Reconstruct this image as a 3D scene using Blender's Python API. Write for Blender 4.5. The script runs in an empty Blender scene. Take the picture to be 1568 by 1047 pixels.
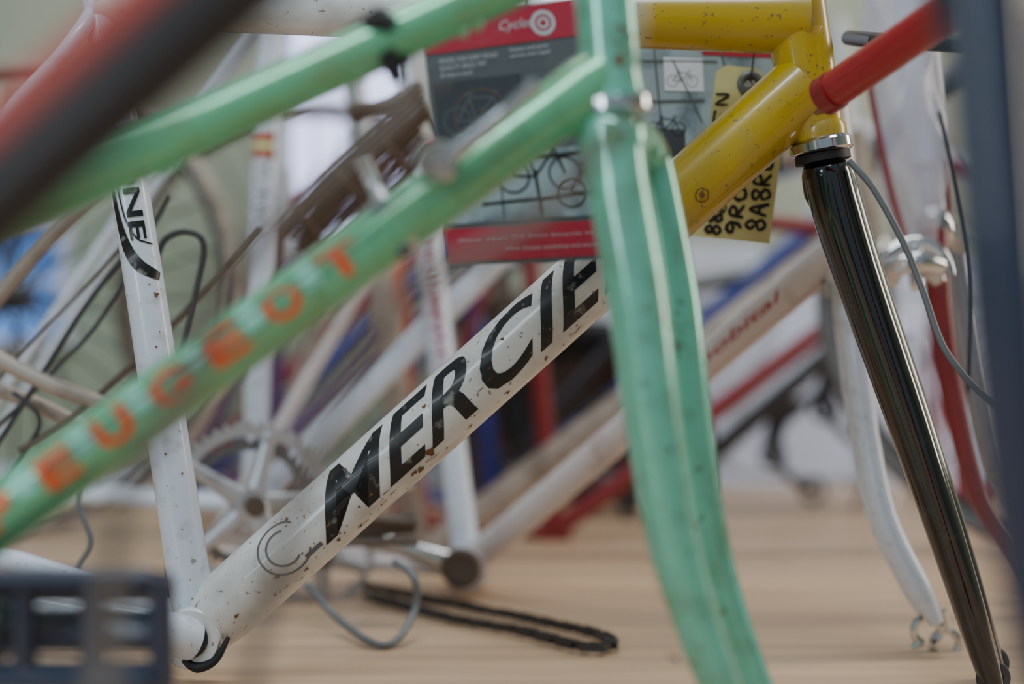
import bpy, bmesh, math, random
from mathutils import Vector, Matrix
random.seed(7)
FPX=2178.0; CAMZ=0.245
def P(u,v,d): return Vector(((u-784)/FPX*d, d, CAMZ+(523.5-v)/FPX*d))
def FL(u,v,z=0.0):
    d=(CAMZ-z)*FPX/(v-523.5); return P(u,v,d)
def px(r,d): return r*d/FPX
S=bpy.context.scene; COL=S.collection

# ---------------------------------------------------------------- materials
def newmat(n):
    m=bpy.data.materials.new(n); m.use_nodes=True
    return m,m.node_tree,m.node_tree.nodes['Principled BSDF']
def paint(n,col,rough=0.25,coat=0.5,dirt=0.25,dirtcol=(0.12,0.07,0.04),metal=0.0,scale=60,emit=0,alpha=1,lo=.58,hi=.74,chips=None):
    m,nt,b=newmat(n)
    b.inputs['Roughness'].default_value=rough; b.inputs['Metallic'].default_value=metal
    b.inputs['Coat Weight'].default_value=coat; b.inputs['Coat Roughness'].default_value=0.10
    tc=nt.nodes.new('ShaderNodeTexCoord'); nz=nt.nodes.new('ShaderNodeTexNoise')
    nz.inputs['Scale'].default_value=scale; nz.inputs['Detail'].default_value=7
    cr=nt.nodes.new('ShaderNodeValToRGB'); cr.color_ramp.elements[0].position=lo; cr.color_ramp.elements[1].position=hi
    cr.color_ramp.elements[0].color=(0,0,0,1); cr.color_ramp.elements[1].color=(dirt,dirt,dirt,1)
    mx=nt.nodes.new('ShaderNodeMix'); mx.data_type='RGBA'
    mx.inputs[6].default_value=(*col,1); mx.inputs[7].default_value=(*dirtcol,1)
    nt.links.new(tc.outputs['Object'],nz.inputs['Vector']); nt.links.new(nz.outputs['Fac'],cr.inputs['Fac'])
    nt.links.new(cr.outputs['Color'],mx.inputs[0]); nt.links.new(mx.outputs[2],b.inputs['Base Color'])
    if emit:
        b.inputs['Emission Color'].default_value=(*col,1); b.inputs['Emission Strength'].default_value=emit
    if alpha<1: b.inputs['Alpha'].default_value=alpha
    if chips: add_chips(m,mx.outputs[2],*chips)
    return m
def add_chips(m,src,scale,lo,col,amt=.7):
    nt=m.node_tree; b=nt.nodes['Principled BSDF']; tc=[n for n in nt.nodes if n.type=='TEX_COORD'][0]
    n2=nt.nodes.new('ShaderNodeTexNoise'); n2.inputs['Scale'].default_value=scale; n2.inputs['Detail'].default_value=4
    c2=nt.nodes.new('ShaderNodeValToRGB'); c2.color_ramp.elements[0].position=lo; c2.color_ramp.elements[1].position=lo+.05
    c2.color_ramp.elements[0].color=(0,0,0,1); c2.color_ramp.elements[1].color=(amt,amt,amt,1)
    m3=nt.nodes.new('ShaderNodeMix'); m3.data_type='RGBA'; m3.inputs[7].default_value=(*col,1)
    nt.links.new(tc.outputs['Object'],n2.inputs['Vector']); nt.links.new(n2.outputs['Fac'],c2.inputs['Fac']); nt.links.new(c2.outputs[0],m3.inputs[0])
    nt.links.new(src,m3.inputs[6]); nt.links.new(m3.outputs[2],b.inputs['Base Color'])
def fade_paint():
    m=paint('white_to_yellow_paint',(0.70,0.69,0.67),0.3,0.5,0.55,(0.26,0.19,0.13),scale=26,lo=.46,hi=.76)
    nt=m.node_tree; b=nt.nodes['Principled BSDF']
    mix=[n for n in nt.nodes if n.type=='MIX'][0]
    tc=[n for n in nt.nodes if n.type=='TEX_COORD'][0]
    sp=nt.nodes.new('ShaderNodeSeparateXYZ'); mr=nt.nodes.new('ShaderNodeMapRange')
    mr.inputs['From Min'].default_value=0.065; mr.inputs['From Max'].default_value=0.10
    m2=nt.nodes.new('ShaderNodeMix'); m2.data_type='RGBA'
    m2.inputs[6].default_value=(0.72,0.71,0.71,1); m2.inputs[7].default_value=(0.47,0.31,0.003,1)
    nt.links.new(tc.outputs['Object'],sp.inputs[0]); nt.links.new(sp.outputs['X'],mr.inputs['Value'])
    nt.links.new(mr.outputs[0],m2.inputs[0]); nt.links.new(m2.outputs[2],mix.inputs[6])
    add_chips(m,mix.outputs[2],240,.64,(.13,.08,.05),.7)
    return m
M={}
M['fade']=fade_paint()
M['white']=paint('white_paint',(0.68,0.73,0.84),0.3,0.5,0.4,(0.25,0.18,0.14),chips=(200,.67,(.2,.14,.1)))
M['pinkwhite']=paint('pinkish_white_paint',(0.64,0.57,0.57),0.35,0.4,0.5,(0.3,0.16,0.12),scale=30)
M['dirtywhite']=paint('dirty_white_paint',(0.38,0.31,0.26),0.4,0.3,0.8,(0.12,0.075,0.05),scale=26,lo=.45)
M['green']=paint('mint_green_paint',(0.15,0.51,0.27),0.24,1.0,0.6,(0.22,0.24,0.09),metal=0.25,scale=34,lo=.48,chips=(150,.66,(.10,.06,.03)))
M['mint']=paint('mint_fork_paint',(0.18,0.60,0.45),0.22,1.0,0.7,(0.14,0.26,0.15),metal=0.3,scale=36,lo=.48,chips=(130,.65,(.10,.08,.04)))
M['aqua']=paint('aqua_decal',(0.28,0.68,0.53),0.4,0.2,0)
M['orange']=paint('orange_decal',(0.78,0.10,0.015),0.4,0.2,0.8,(.2,.32,.16),scale=90,lo=.56)
M['black']=paint('black_gloss_paint',(0.003,0.003,0.005),0.08,1.0,0.08,(0.2,0.2,0.22),chips=(300,.72,(.25,.25,.27)))
M['decal']=paint('black_decal',(0.005,0.005,0.007),0.4,0.2,0.6,(0.40,0.40,0.38),scale=110,lo=.60)
M['outline']=paint('grey_outline_decal',(0.12,0.12,0.13),0.4,0.2,0.3)
M['rubber']=paint('black_rubber',(0.008,0.008,0.010),0.6,0,0.1)
M['navy']=paint('navy_paint',(0.010,0.020,0.055),0.35,0.6,0.1)
M['red']=paint('red_paint',(0.32,0.008,0.014),0.4,0.4,0.5,(0.10,0.01,0.01),scale=80,chips=(190,.66,(.03,.01,.01)))
M['darkred']=paint('dark_red_paint',(0.22,0.008,0.012),0.4,0.4,0.5,(0.08,0.01,0.01),scale=80)
M['redfg']=paint('faded_red_paint',(0.48,0.06,0.04),0.5,0.1,0.3)
M['darkfg']=paint('dark_maroon_paint',(0.012,0.008,0.010),0.5,0.2,0.1)
M['crimson']=paint('crimson_paint',(0.30,0.01,0.05),0.3,0.5,0.1)
M['blue']=paint('blue_paint',(0.008,0.025,0.24),0.3,0.6,0.1)
M['purple']=paint('purple_paint',(0.10,0.04,0.13),0.3,0.5,0.1)
M['orangep']=paint('burnt_orange_paint',(0.42,0.09,0.04),0.4,0.4,0.2)
M['chrome']=paint('chrome',(0.62,0.63,0.65),0.13,0,0.4,(0.2,0.14,0.1),metal=1)
M['alu']=paint('brushed_aluminium',(0.55,0.56,0.60),0.38,0,0.6,(0.16,0.14,0.12),metal=0.6,scale=60)
M['steel']=paint('dark_steel',(0.06,0.06,0.065),0.4,0,0.4,(0.12,0.06,0.03),metal=0.7)
M['midsteel']=paint('mid_grey_steel',(0.22,0.22,0.235),0.4,0,0.4,(0.12,0.08,0.05),metal=0.7)
M['rustysteel']=paint('rusty_brown_steel',(0.13,0.095,0.075),0.5,0,0.6,(0.06,0.03,0.02),metal=0.4)
M['rust']=paint('rust_spot',(0.17,0.08,0.03),0.8,0,0.5,(0.05,0.02,0.01),scale=200)
M['grey']=paint('grey_cable_housing',(0.14,0.155,0.17),0.45,0.1,0.1)
M['browncable']=paint('brown_cable',(0.15,0.12,0.10),0.5,0.1,0.1)
M['paper']=paint('white_paper',(0.80,0.84,0.93),0.7,0,0.05)
M['tag']=paint('pale_yellow_card',(0.72,0.68,0.33),0.7,0,0.3,(0.5,0.42,0.22),scale=25)
M['ink']=paint('marker_ink',(0.010,0.010,0.010),0.6,0,0)
M['redprint']=paint('red_print',(0.42,0.02,0.05),0.35,0.3,0.1)
M['greyprint']=paint('grey_print',(0.10,0.105,0.12),0.35,0.3,0.1)
M['darkprint']=paint('dark_photo_print',(0.05,0.052,0.065),0.3,0.3,0.6,(0.20,0.13,0.14),scale=25)
M['blueprint']=paint('pale_blue_photo_print',(0.34,0.43,0.48),0.3,0.3,0.9,(0.10,0.14,0.17),scale=26,lo=.46,hi=.6)
M['printline']=paint('printed_pale_line',(0.5,0.52,0.56),0.4,0.2,0)
M['plastic']=paint('cloudy_plastic_film',(0.70,0.68,0.80),0.25,0.3,0.3,(0.4,0.3,0.42),scale=20,alpha=0.5)
M['card']=paint('brown_cardboard',(0.09,0.05,0.03),0.8,0,0.5,(0.04,0.025,0.02),scale=8)
M['panel']=paint('white_laminate',(0.66,0.72,0.90),0.5,0.1,0.3,(0.45,0.47,0.6),scale=5)
M['pink']=paint('pink_plastic',(0.7,0.08,0.3),0.4,0.3,0)
M['skypane']=paint('window_daylight',(0.66,0.70,1.0),0.2,0,0,emit=1.8)
M['bluepane']=paint('window_blue_daylight',(0.12,0.33,0.85),0.2,0,0.9,(0.45,0.5,0.5),scale=6,emit=0.30,lo=.45)

def wall_mat():
    m,nt,b=newmat('plaster_wall'); b.inputs['Roughness'].default_value=0.85
    tc=nt.nodes.new('ShaderNodeTexCoord'); nz=nt.nodes.new('ShaderNodeTexNoise'); nz.inputs['Scale'].default_value=1.8
    cr=nt.nodes.new('ShaderNodeValToRGB')
    cr.color_ramp.elements[0].color=(0.32,0.39,0.30,1); cr.color_ramp.elements[1].color=(0.48,0.46,0.39,1)
    cr.color_ramp.elements[0].position=0.38; cr.color_ramp.elements[1].position=0.62
    bp=nt.nodes.new('ShaderNodeBump'); bp.inputs['Strength'].default_value=0.1
    n2=nt.nodes.new('ShaderNodeTexNoise'); n2.inputs['Scale'].default_value=80
    nt.links.new(tc.outputs['Object'],nz.inputs['Vector']); nt.links.new(nz.outputs['Fac'],cr.inputs['Fac'])
    nt.links.new(cr.outputs['Color'],b.inputs['Base Color'])
    nt.links.new(tc.outputs['Object'],n2.inputs['Vector']); nt.links.new(n2.outputs['Fac'],bp.inputs['Height']); nt.links.new(bp.outputs[0],b.inputs['Normal'])
    return m
def floor_mat():
    m,nt,b=newmat('pale_wood_boards'); b.inputs['Roughness'].default_value=0.42
    tc=nt.nodes.new('ShaderNodeTexCoord')
    m0=nt.nodes.new('ShaderNodeMapping'); m0.inputs['Location'].default_value=(3.9,.03,0)
    br=nt.nodes.new('ShaderNodeTexBrick'); br.offset=0.0
    br.inputs['Scale'].default_value=1; br.inputs['Brick Width'].default_value=9; br.inputs['Row Height'].default_value=0.13
    br.inputs['Mortar Size'].default_value=0.0020; br.inputs['Mortar Smooth'].default_value=0.6
    br.inputs['Color1'].default_value=(0.66,0.46,0.29,1); br.inputs['Color2'].default_value=(0.56,0.40,0.27,1)
    br.inputs['Mortar'].default_value=(0.20,0.14,0.11,1)
    mp=nt.nodes.new('ShaderNodeMapping'); mp.inputs['Scale'].default_value=(1.0,16,1)
    nz=nt.nodes.new('ShaderNodeTexNoise'); nz.inputs['Scale'].default_value=2; nz.inputs['Detail'].default_value=5
    cr=nt.nodes.new('ShaderNodeValToRGB'); cr.color_ramp.elements[0].position=0.3; cr.color_ramp.elements[1].position=0.7
    cr.color_ramp.elements[0].color=(0.78,0.76,0.79,1); cr.color_ramp.elements[1].color=(1.08,1.07,1.05,1)
    mx=nt.nodes.new('ShaderNodeMix'); mx.data_type='RGBA'; mx.blend_type='MULTIPLY'; mx.inputs[0].default_value=1
    nt.links.new(tc.outputs['Object'],m0.inputs[0]); nt.links.new(m0.outputs[0],br.inputs['Vector']); nt.links.new(tc.outputs['Object'],mp.inputs[0]); nt.links.new(mp.outputs[0],nz.inputs['Vector'])
    nt.links.new(nz.outputs['Fac'],cr.inputs['Fac']); nt.links.new(br.outputs['Color'],mx.inputs[6]); nt.links.new(cr.outputs['Color'],mx.inputs[7])
    nt.links.new(mx.outputs[2],b.inputs['Base Color'])
    bp=nt.nodes.new('ShaderNodeBump'); bp.inputs['Strength'].default_value=0.15; bp.inputs['Distance'].default_value=0.001
    nt.links.new(br.outputs['Fac'],bp.inputs['Height']); bp.invert=True; nt.links.new(bp.outputs[0],b.inputs['Normal'])
    return m

# ---------------------------------------------------------------- geometry helpers
def group(name,loc=(0,0,0)):
    e=bpy.data.objects.new(name,None); e.empty_display_size=0.05; e.location=loc; COL.objects.link(e); return e
def addmesh(name,verts,faces,mat,parent=None,smooth=True):
    me=bpy.data.meshes.new(name); me.from_pydata([tuple(v) for v in verts],[],faces); me.update()
    if smooth:
        for p in me.polygons: p.use_smooth=True
    me.materials.append(mat)
    o=bpy.data.objects.new(name,me); COL.objects.link(o)
    if parent:
        o.parent=parent; o.matrix_parent_inverse=Matrix.Translation(-parent.location)
    return o
def catmull(pts,rads,n):
    out=[];ro=[];L=len(pts)
    for i in range(L-1):
        p0=pts[max(i-1,0)];p1=pts[i];p2=pts[i+1];p3=pts[min(i+2,L-1)]
        for k in range(n):
            t=k/n
            out.append(0.5*((2*p1)+(p2-p0)*t+(2*p0-5*p1+4*p2-p3)*t*t+(3*p1-p0-3*p2+p3)*t**3))
            ro.append(rads[i]*(1-t)+rads[i+1]*t)
    out.append(pts[-1]);ro.append(rads[-1]); return out,ro
def sweep_geo(pts,rads,seg=20,n=0,sq=1.0,flatdir=None):
    pts=[Vector(p) for p in pts]
    if not hasattr(rads,'__len__'): rads=[rads]*len(pts)
    if n: pts,rads=catmull(pts,rads,n)
    V=[];F=[];nrm=None;L=len(pts)
    for i,p in enumerate(pts):
        t=(pts[min(i+1,L-1)]-pts[max(i-1,0)]).normalized()
        if nrm is None:
            a=Vector((0,1,0)) if abs(t.y)<0.9 else Vector((1,0,0))
            nrm=(a-t*a.dot(t)).normalized()
        else:
            nrm=(nrm-t*nrm.dot(t)).normalized()
        b=t.cross(nrm)
        for k in range(seg):
            a=2*math.pi*k/seg
            V.append(p+(nrm*math.cos(a)*sq+b*math.sin(a))*rads[i])
    for i in range(L-1):
        for k in range(seg):
            F.append((i*seg+k,i*seg+(k+1)%seg,(i+1)*seg+(k+1)%seg,(i+1)*seg+k))
    c0=len(V);V.append(pts[0]);V.append(pts[-1])
    for k in range(seg):
        F.append((c0,(k+1)%seg,k)); F.append((c0+1,(L-1)*seg+k,(L-1)*seg+(k+1)%seg))
    return V,F
def autosm(o,deg=40):
    me=o.data; bm=bmesh.new(); bm.from_mesh(me)
    for e in bm.edges:
        if len(e.link_faces)==2 and e.calc_face_angle(0)>math.radians(deg): e.smooth=False
    bm.normal_update(); bm.to_mesh(me); bm.free()
def tube(name,pts,rads,mat,parent=None,seg=24,n=0,sq=1.0):
    V,F=sweep_geo(pts,rads,seg,n,sq); o=addmesh(name,V,F,mat,parent); autosm(o); return o
def multi(name,parts,mat,parent=None,smooth=True):
    V=[];F=[]
    for v,f in parts:
        k=len(V); V+=list(v); F+=[tuple(i+k for i in q) for q in f]
    o=addmesh(name,V,F,mat,parent,smooth)
    if smooth: autosm(o)
    return o
def box_geo(c,ax,ay,az):
    c=Vector(c);V=[];ax,ay,az=Vector(ax),Vector(ay),Vector(az)
    for i in (-1,1):
        for j in (-1,1):
            for k in (-1,1): V.append(c+ax*i+ay*j+az*k)
    return V,[(0,1,3,2),(4,6,7,5),(0,4,5,1),(2,3,7,6),(0,2,6,4),(1,5,7,3)]
def box(name,lo,hi,mat,parent=None,bev=0.0):
    lo,hi=Vector(lo),Vector(hi);c=(lo+hi)/2;h=(hi-lo)/2
    V,F=box_geo(c,(h.x,0,0),(0,h.y,0),(0,0,h.z)); o=addmesh(name,V,F,mat,parent,False)
    bm=bmesh.new();bm.from_mesh(o.data);bmesh.ops.recalc_face_normals(bm,faces=bm.faces)
    if bev: bmesh.ops.bevel(bm,geom=bm.edges,offset=bev,segments=2,affect='EDGES',profile=0.5)
    bm.to_mesh(o.data);bm.free(); return o
def ring_geo(c,R,r,axis=(0,1,0),seg=48,rs=10,a0=0,a1=2*math.pi,sx=1.0):
    axis=Vector(axis).normalized(); x=axis.orthogonal().normalized() if abs(axis.x)>0.95 else (Vector((1,0,0))-axis*axis.x).normalized(); z=x.cross(axis)
    full=abs(a1-a0-2*math.pi)<1e-4; V=[];F=[];N=seg if full else seg+1;c=Vector(c)
    for i in range(N):
        a=a0+(a1-a0)*i/seg; d=x*math.cos(a)*sx+z*math.sin(a)
        for k in range(rs):
            b=2*math.pi*k/rs; V.append(c+d*(R+r*math.cos(b))+axis*r*math.sin(b))
    for i in range(N if full else N-1):
        j=(i+1)%N
        for k in range(rs): F.append((i*rs+k,i*rs+(k+1)%rs,j*rs+(k+1)%rs,j*rs+k))
    return V,F

def text_mesh(s,shear=0,offset=0.0,spacing=1.0):
    cu=bpy.data.curves.new('t','FONT'); cu.body=s; cu.size=1; cu.shear=shear; cu.offset=offset; cu.space_character=spacing
    cu.resolution_u=4
    o=bpy.data.objects.new('t',cu); COL.objects.link(o); bpy.context.view_layer.update()
    dg=bpy.context.evaluated_depsgraph_get(); me=bpy.data.meshes.new_from_object(o.evaluated_get(dg))
    bpy.data.objects.remove(o); return me
def norm_mesh(me,L,H,cuts=0):
    xs=[v.co.x for v in me.vertices]; ys=[v.co.y for v in me.vertices]
    x0,x1,y0,y1=min(xs),max(xs),min(ys),max(ys)
    for v in me.vertices:
        v.co.x=(v.co.x-x0)/(x1-x0)*L; v.co.y=((v.co.y-y0)/(y1-y0)-0.5)*H; v.co.z=0
    if cuts:
        bm=bmesh.new(); bm.from_mesh(me)
        for i in range(1,cuts):
            g=bm.verts[:]+bm.edges[:]+bm.faces[:]
            bmesh.ops.bisect_plane(bm,geom=g,plane_co=(0,(i/cuts-0.5)*H,0),plane_no=(0,1,0))
        bm.to_mesh(me); bm.free()
    return me
def basis(A,B):
    ax=(B-A).normalized(); n=Vector((0,-1,0)); n=(n-ax*n.dot(ax)).normalized(); up=n.cross(ax)
    if ax.x>0 and up.z<0: up=-up
    return ax,n,up
def wrap_text(name,s,A,B,r,s0,s1,H,toff,mat,parent,shear=0,offset=0.0,spacing=1.0,flip=False,eps=0.0004):
    me=norm_mesh(text_mesh(s,shear,offset,spacing),s1-s0,H,10)
    ax,n,up=basis(A,B)
    if flip: up=-up
    for v in me.vertices:
        th=(v.co.y+toff)/r; v.co=A+ax*(s0+v.co.x)+(n*math.cos(th)+up*math.sin(th))*(r+eps)
    me.materials.clear(); me.materials.append(mat)
    o=bpy.data.objects.new(name,me); COL.objects.link(o); o.parent=parent; o.matrix_parent_inverse=Matrix.Translation(-parent.location)
    return o
def wrap_polys(name,polys,A,B,r,mat,parent,flip=False,eps=0.0004):
    ax,n,up=basis(A,B)
    if flip: up=-up
    V=[];F=[]
    for q in polys:
        k=len(V)
        for (s,t) in q:
            th=t/r; V.append(A+ax*s+(n*math.cos(th)+up*math.sin(th))*(r+eps))
        F.append(tuple(range(k,k+len(q))))
    return addmesh(name,V,F,mat,parent)
def arc_polys(s,t,R,w,a0,a1,N=24):
    out=[]
    for i in range(N):
        a=a0+(a1-a0)*i/N;b=a0+(a1-a0)*(i+1)/N
        out.append([(s+math.cos(a)*R,t+math.sin(a)*R),(s+math.cos(b)*R,t+math.sin(b)*R),(s+math.cos(b)*(R-w),t+math.sin(b)*(R-w)),(s+math.cos(a)*(R-w),t+math.sin(a)*(R-w))])
    return out
def blob(s,t,R,el=1.0):
    ph=random.random()*6
    return [(s+math.cos(a*0.6283)*R*el*(1+0.35*math.sin(a*2+ph)),t+math.sin(a*0.6283)*R*(1+0.3*math.cos(a*1.7+ph))) for a in range(10)]
GL={'8':[(.5,.52),(.15,.75),(.5,1),(.85,.75),(.5,.52),(.1,.25),(.5,0),(.9,.25),(.5,.52)],'0':[(.5,1),(.12,.6),(.3,.03),(.8,.2),(.85,.75),(.5,1),(.4,.9)],
 '6':[(.8,1),(.3,.7),(.1,.25),(.5,0),(.9,.25),(.5,.5),(.15,.3)],'9':[(.85,.7),(.5,.5),(.15,.75),(.5,1),(.85,.75),(.8,.3),(.5,0)],
 'R':[(.15,0),(.2,1),(.8,.85),(.7,.55),(.2,.5),(.9,0)],'A':[(.05,0),(.5,1),(.9,0),(.7,.4),(.2,.38)],'B':[(.15,0),(.2,1),(.8,.8),(.25,.52),(.9,.28),(.15,0)],
 'N':[(.1,0),(.15,1),(.8,0),(.9,1)],'E':[(.9,1),(.15,.95),(.2,.5),(.7,.5),(.2,.5),(.12,0),(.9,.05)]}
class Sheet:
    """flat printed sheet given 4 world corners (TL,TR,BR,BL)"""
    def __init__(s,c): s.c=c; s.n=((c[1]-c[0]).cross(c[3]-c[0])).normalized(); s.n=s.n if s.n.y<0 else -s.n
    def p(s,a,b,o=0):
        c=s.c; return (c[0]*(1-a)+c[1]*a)*(1-b)+(c[3]*(1-a)+c[2]*a)*b+s.n*o
    def rect(s,name,a0,b0,a1,b1,mat,par,o=0.0006):
        V=[s.p(a0,b0,o),s.p(a1,b0,o),s.p(a1,b1,o),s.p(a0,b1,o)]; return addmesh(name,V,[(0,1,2,3)],mat,par,False)
    def text(s,name,t,a0,b0,a1,b1,mat,par,o=0.0010,offset=0.0,shear=0,rot=False):
        me=norm_mesh(text_mesh(t,shear,offset),1,1)
        for v in me.vertices:
            x,y=v.co.x,v.co.y+0.5
            if rot: x,y=1-y,x
            v.co=s.p(a0+(a1-a0)*x,b1+(b0-b1)*y,o)
        me.materials.clear(); me.materials.append(mat)
        ob=bpy.data.objects.new(name,me); COL.objects.link(ob); ob.parent=par; ob.matrix_parent_inverse=Matrix.Translation(-par.location)
    def scrawl(s,name,t,a0,b0,a1,b1,w,mat,par):
        parts=[];n=len(t)
        for i,ch in enumerate(t):
            pts=[((i+.08+.84*x+random.uniform(-.05,.05))/n,y+random.uniform(-.07,.07)) for x,y in GL[ch]]
            m=[Vector((x,y,0)) for x,y in pts]; m,_=catmull(m,[1]*len(m),4)
            q=[(a0+(a1-a0)*(1-v.y),b1+(b0-b1)*v.x) for v in m]
            for k in range(len(q)-1):
                ww=w*random.uniform(.8,1.2)
                parts.append(s.line(q[k][0],q[k][1],q[k+1][0]+(q[k+1][0]-q[k][0])*.3,q[k+1][1]+(q[k+1][1]-q[k][1])*.3,ww,.0009+.000001*len(parts)))
        multi(name,parts,mat,par,False)
    def body(s,name,mat,par,th=0.0008):
        V=[s.p(a,b,o) for o in (0,-th) for a,b in ((0,0),(1,0),(1,1),(0,1))]
        return addmesh(name,V,[(0,1,2,3),(7,6,5,4),(0,4,5,1),(1,5,6,2),(2,6,7,3),(3,7,4,0)],mat,par,False)
    def line(s,a0,b0,a1,b1,w,o=0.0009):
        p,q=s.p(a0,b0,o),s.p(a1,b1,o); d=(q-p).normalized(); e=d.cross(s.n)*w
        return [p+e,q+e,q-e,p-e],[(0,1,2,3)]
    def circ(s,a,b,R,w,o=0.0009):
        c=s.p(a,b,o); ux=(s.c[1]-s.c[0]).normalized(); uy=ux.cross(s.n); V=[];F=[]
        for i in range(32):
            t=i/32*2*math.pi; d=ux*math.cos(t)+uy*math.sin(t); V+=[c+d*R,c+d*(R-w)]
        for i in range(32): j=(i+1)%32; F.append((2*i,2*j,2*j+1,2*i+1))
        return V,F
    def bike(s,name,a,b,sc,mat,par):
        W=(s.c[1]-s.c[0]).length; H=(s.c[3]-s.c[0]).length; k=W/H
        R=sc*W*0.30; P2=lambda x,y:(a+x*sc,b+y*sc*k)
        pts={'r':(-.5,0),'f':(.5,0),'bb':(-.08,0.02),'s':(-.2,-.45),'h':(.33,-.42)}
        seg=[('r','bb'),('bb','s'),('r','s'),('s','h'),('bb','h'),('h','f')]
        parts=[s.circ(*P2(*pts['r']),R,R*0.12),s.circ(*P2(*pts['f']),R,R*0.12)]
        for x,y in seg: parts.append(s.line(*P2(*pts[x]),*P2(*pts[y]),R*0.07))
        parts.append(s.line(*P2(-.3,-.52),*P2(-.1,-.52),R*0.08)); parts.append(s.line(*P2(.28,-.55),*P2(.45,-.52),R*0.06))
        multi(name,parts,mat,par,False)

# ---------------------------------------------------------------- room
WY=2.46
box('floor',(-3,-2.2,-0.05),(3,WY+0.1,0),floor_mat())
wm=wall_mat()
box('wall_back',(-3,WY,0),(3,WY+0.1,2.7),wm)
box('wall_left',(-3.1,-2.2,0),(-3,WY+0.1,2.7),wm)
box('wall_right',(3,-2.2,0),(3.1,WY+0.1,2.7),wm)
box('baseboard_back',(-3,WY-0.015,0),(3,WY,0.03),M['panel'],None,0.003)
def window(name,u0,v0,u1,v1,pane,mull=1):
    a=P(u0,v1,WY-0.03);b=P(u1,v0,WY-0.03);g=group(name,a)
    box('pane',(a.x,WY-0.012,a.z),(b.x,WY-0.004,b.z),pane,g)
    t=0.018
    box('frame_bottom',(a.x-t,WY-0.04,a.z-t),(b.x+t,WY,a.z),M['panel'],g,0.003)
    box('frame_top',(a.x-t,WY-0.04,b.z),(b.x+t,WY,b.z+t),M['panel'],g,0.003)
    box('frame_left',(a.x-t,WY-0.04,a.z),(a.x,WY,b.z),M['panel'],g,0.003)
    box('frame_right',(b.x,WY-0.04,a.z),(b.x+t,WY,b.z),M['panel'],g,0.003)
    for i in range(mull):
        z=a.z+(b.z-a.z)*(i+1)/(mull+1); box('glazing_bar',(a.x,WY-0.035,z-0.006),(b.x,WY,z+0.006),M['panel'],g)
window('window_1',448,-420,630,360,M['skypane'],1)
window('window_2',-160,345,90,515,M['bluepane'],1)

g=group('white_laminate_board',P(1200,600,2.35))
V=[P(1040,752,2.40),P(1560,752,2.40),P(1560,395,2.44),P(1040,395,2.44)]; V=[Vector(v) for v in V]
for v in V[:2]: v.z=0.001
multi('board',[(V+[v+Vector((0,0.012,0)) for v in V],[(0,1,2,3),(7,6,5,4),(0,4,5,1),(1,5,6,2),(2,6,7,3),(3,7,4,0)])],M['panel'],g,False)

g=group('cardboard_box',P(850,650,2.3))
a=P(700,0,2.26);b=P(985,455,2.26)
box('carton',(a.x,2.26,0.0),(b.x,2.42,b.z),M['card'],g,0.004)
box('packing_tape',(a.x+0.13,2.257,0.02),(a.x+0.16,2.26,b.z),M['rustysteel'],g)
box('lid_flap',(a.x-0.01,2.245,b.z-0.06),(b.x+0.01,2.26,b.z+0.004),M['card'],g,0.002)

# ---------------------------------------------------------------- main white/yellow frame
D=1.0
g=group('white_and_yellow_bicycle_frame',P(300,975,D))
BB=P(302,968,D); HD=P(1232,133,D)
rDT=px(54,D)
tube('down_tube',[BB,P(345,929,D),HD],[px(46,D),rDT,rDT],M['fade'],g,56)
rST=px(30,D)
tube('seat_tube',[BB,P(222,440,D),P(150,-20,D),P(136,-110,D)],[px(33,D),rST,px(27,D),px(27,D)],M['white'],g,40)
tube('seat_collar',[P(143,-60,D),P(139,-90,D)],px(33,D),M['alu'],g,32)
tube('seat_post',[P(140,-80,D),P(110,-300,D)],px(21,D),M['alu'],g,32)
tube('top_tube',[P(152,4,D),P(700,24,D),P(1232,30,D)],[px(36,D),px(40,D),px(53,D)],M['fade'],g,40)
tube('head_tube',[P(1214,-85,D),P(1256,214,D)],[px(38,D),px(38,D)],M['fade'],g,40)
tube('head_gusset',[P(1220,50,D),P(1224,85,D),P(1234,130,D)],[px(46,D),px(42,D),px(40,D)],M['fade'],g,28,3)
tube('lower_head_lug',[P(1218,150,D),P(1234,182,D),P(1250,206,D)],[px(34,D),px(38,D),px(38,D)],M['fade'],g,24)
tube('head_tube_flare',[P(1251,190,D),P(1254,200,D),P(1256,215,D)],[px(38.5,D),px(42,D),px(42,D)],M['fade'],g,40)
tube('bottom_bracket_shell',[BB+Vector((0,-0.024,0)),BB+Vector((0,-.022,0)),BB+Vector((0,0.034,0))],[px(43,D),px(46,D),px(46,D)],M['fade'],g,40)
tube('bottom_bracket_cup',[BB+Vector((0,-0.0255,0)),BB+Vector((0,-0.023,0))],px(28,D),M['steel'],g,32)
tube('cable_guide',[P(280,1010,.975),P(302,1022,.975),P(330,1010,.975),P(350,975,.98)],[px(4,D),px(8,D),px(6,D),px(3,D)],M['rubber'],g,12,6)
tube('chain_stay_near',[BB+Vector((0,-.02,0)),P(200,955,.955),P(-60,912,.94),P(-350,880,.93)],[px(34,D),px(27,D),px(22,D),px(14,D)],M['white'],g,24,6)
tube('chain_stay_far',[BB+Vector((0,.02,0)),P(200,925,1.05),P(-60,842,1.08),P(-350,830,1.08)],[px(32,D),px(26,D),px(20,D),px(14,D)],M['white'],g,24,6)
for nm,dd in(('near',.955),('far',1.06)):
    tube('seat_stay_'+nm,[P(152,8,D),P(100,78,(dd+1)/2),P(-60,280,dd),P(-350,855,.935 if nm=='near' else 1.08)],[px(15,D),px(12,D),px(11,D),px(10,D)],M['white'],g,16,6)
ax=(HD-BB).normalized()
def s_at(u): return (P(u,0,D).x-BB.x)/ax.x
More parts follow.
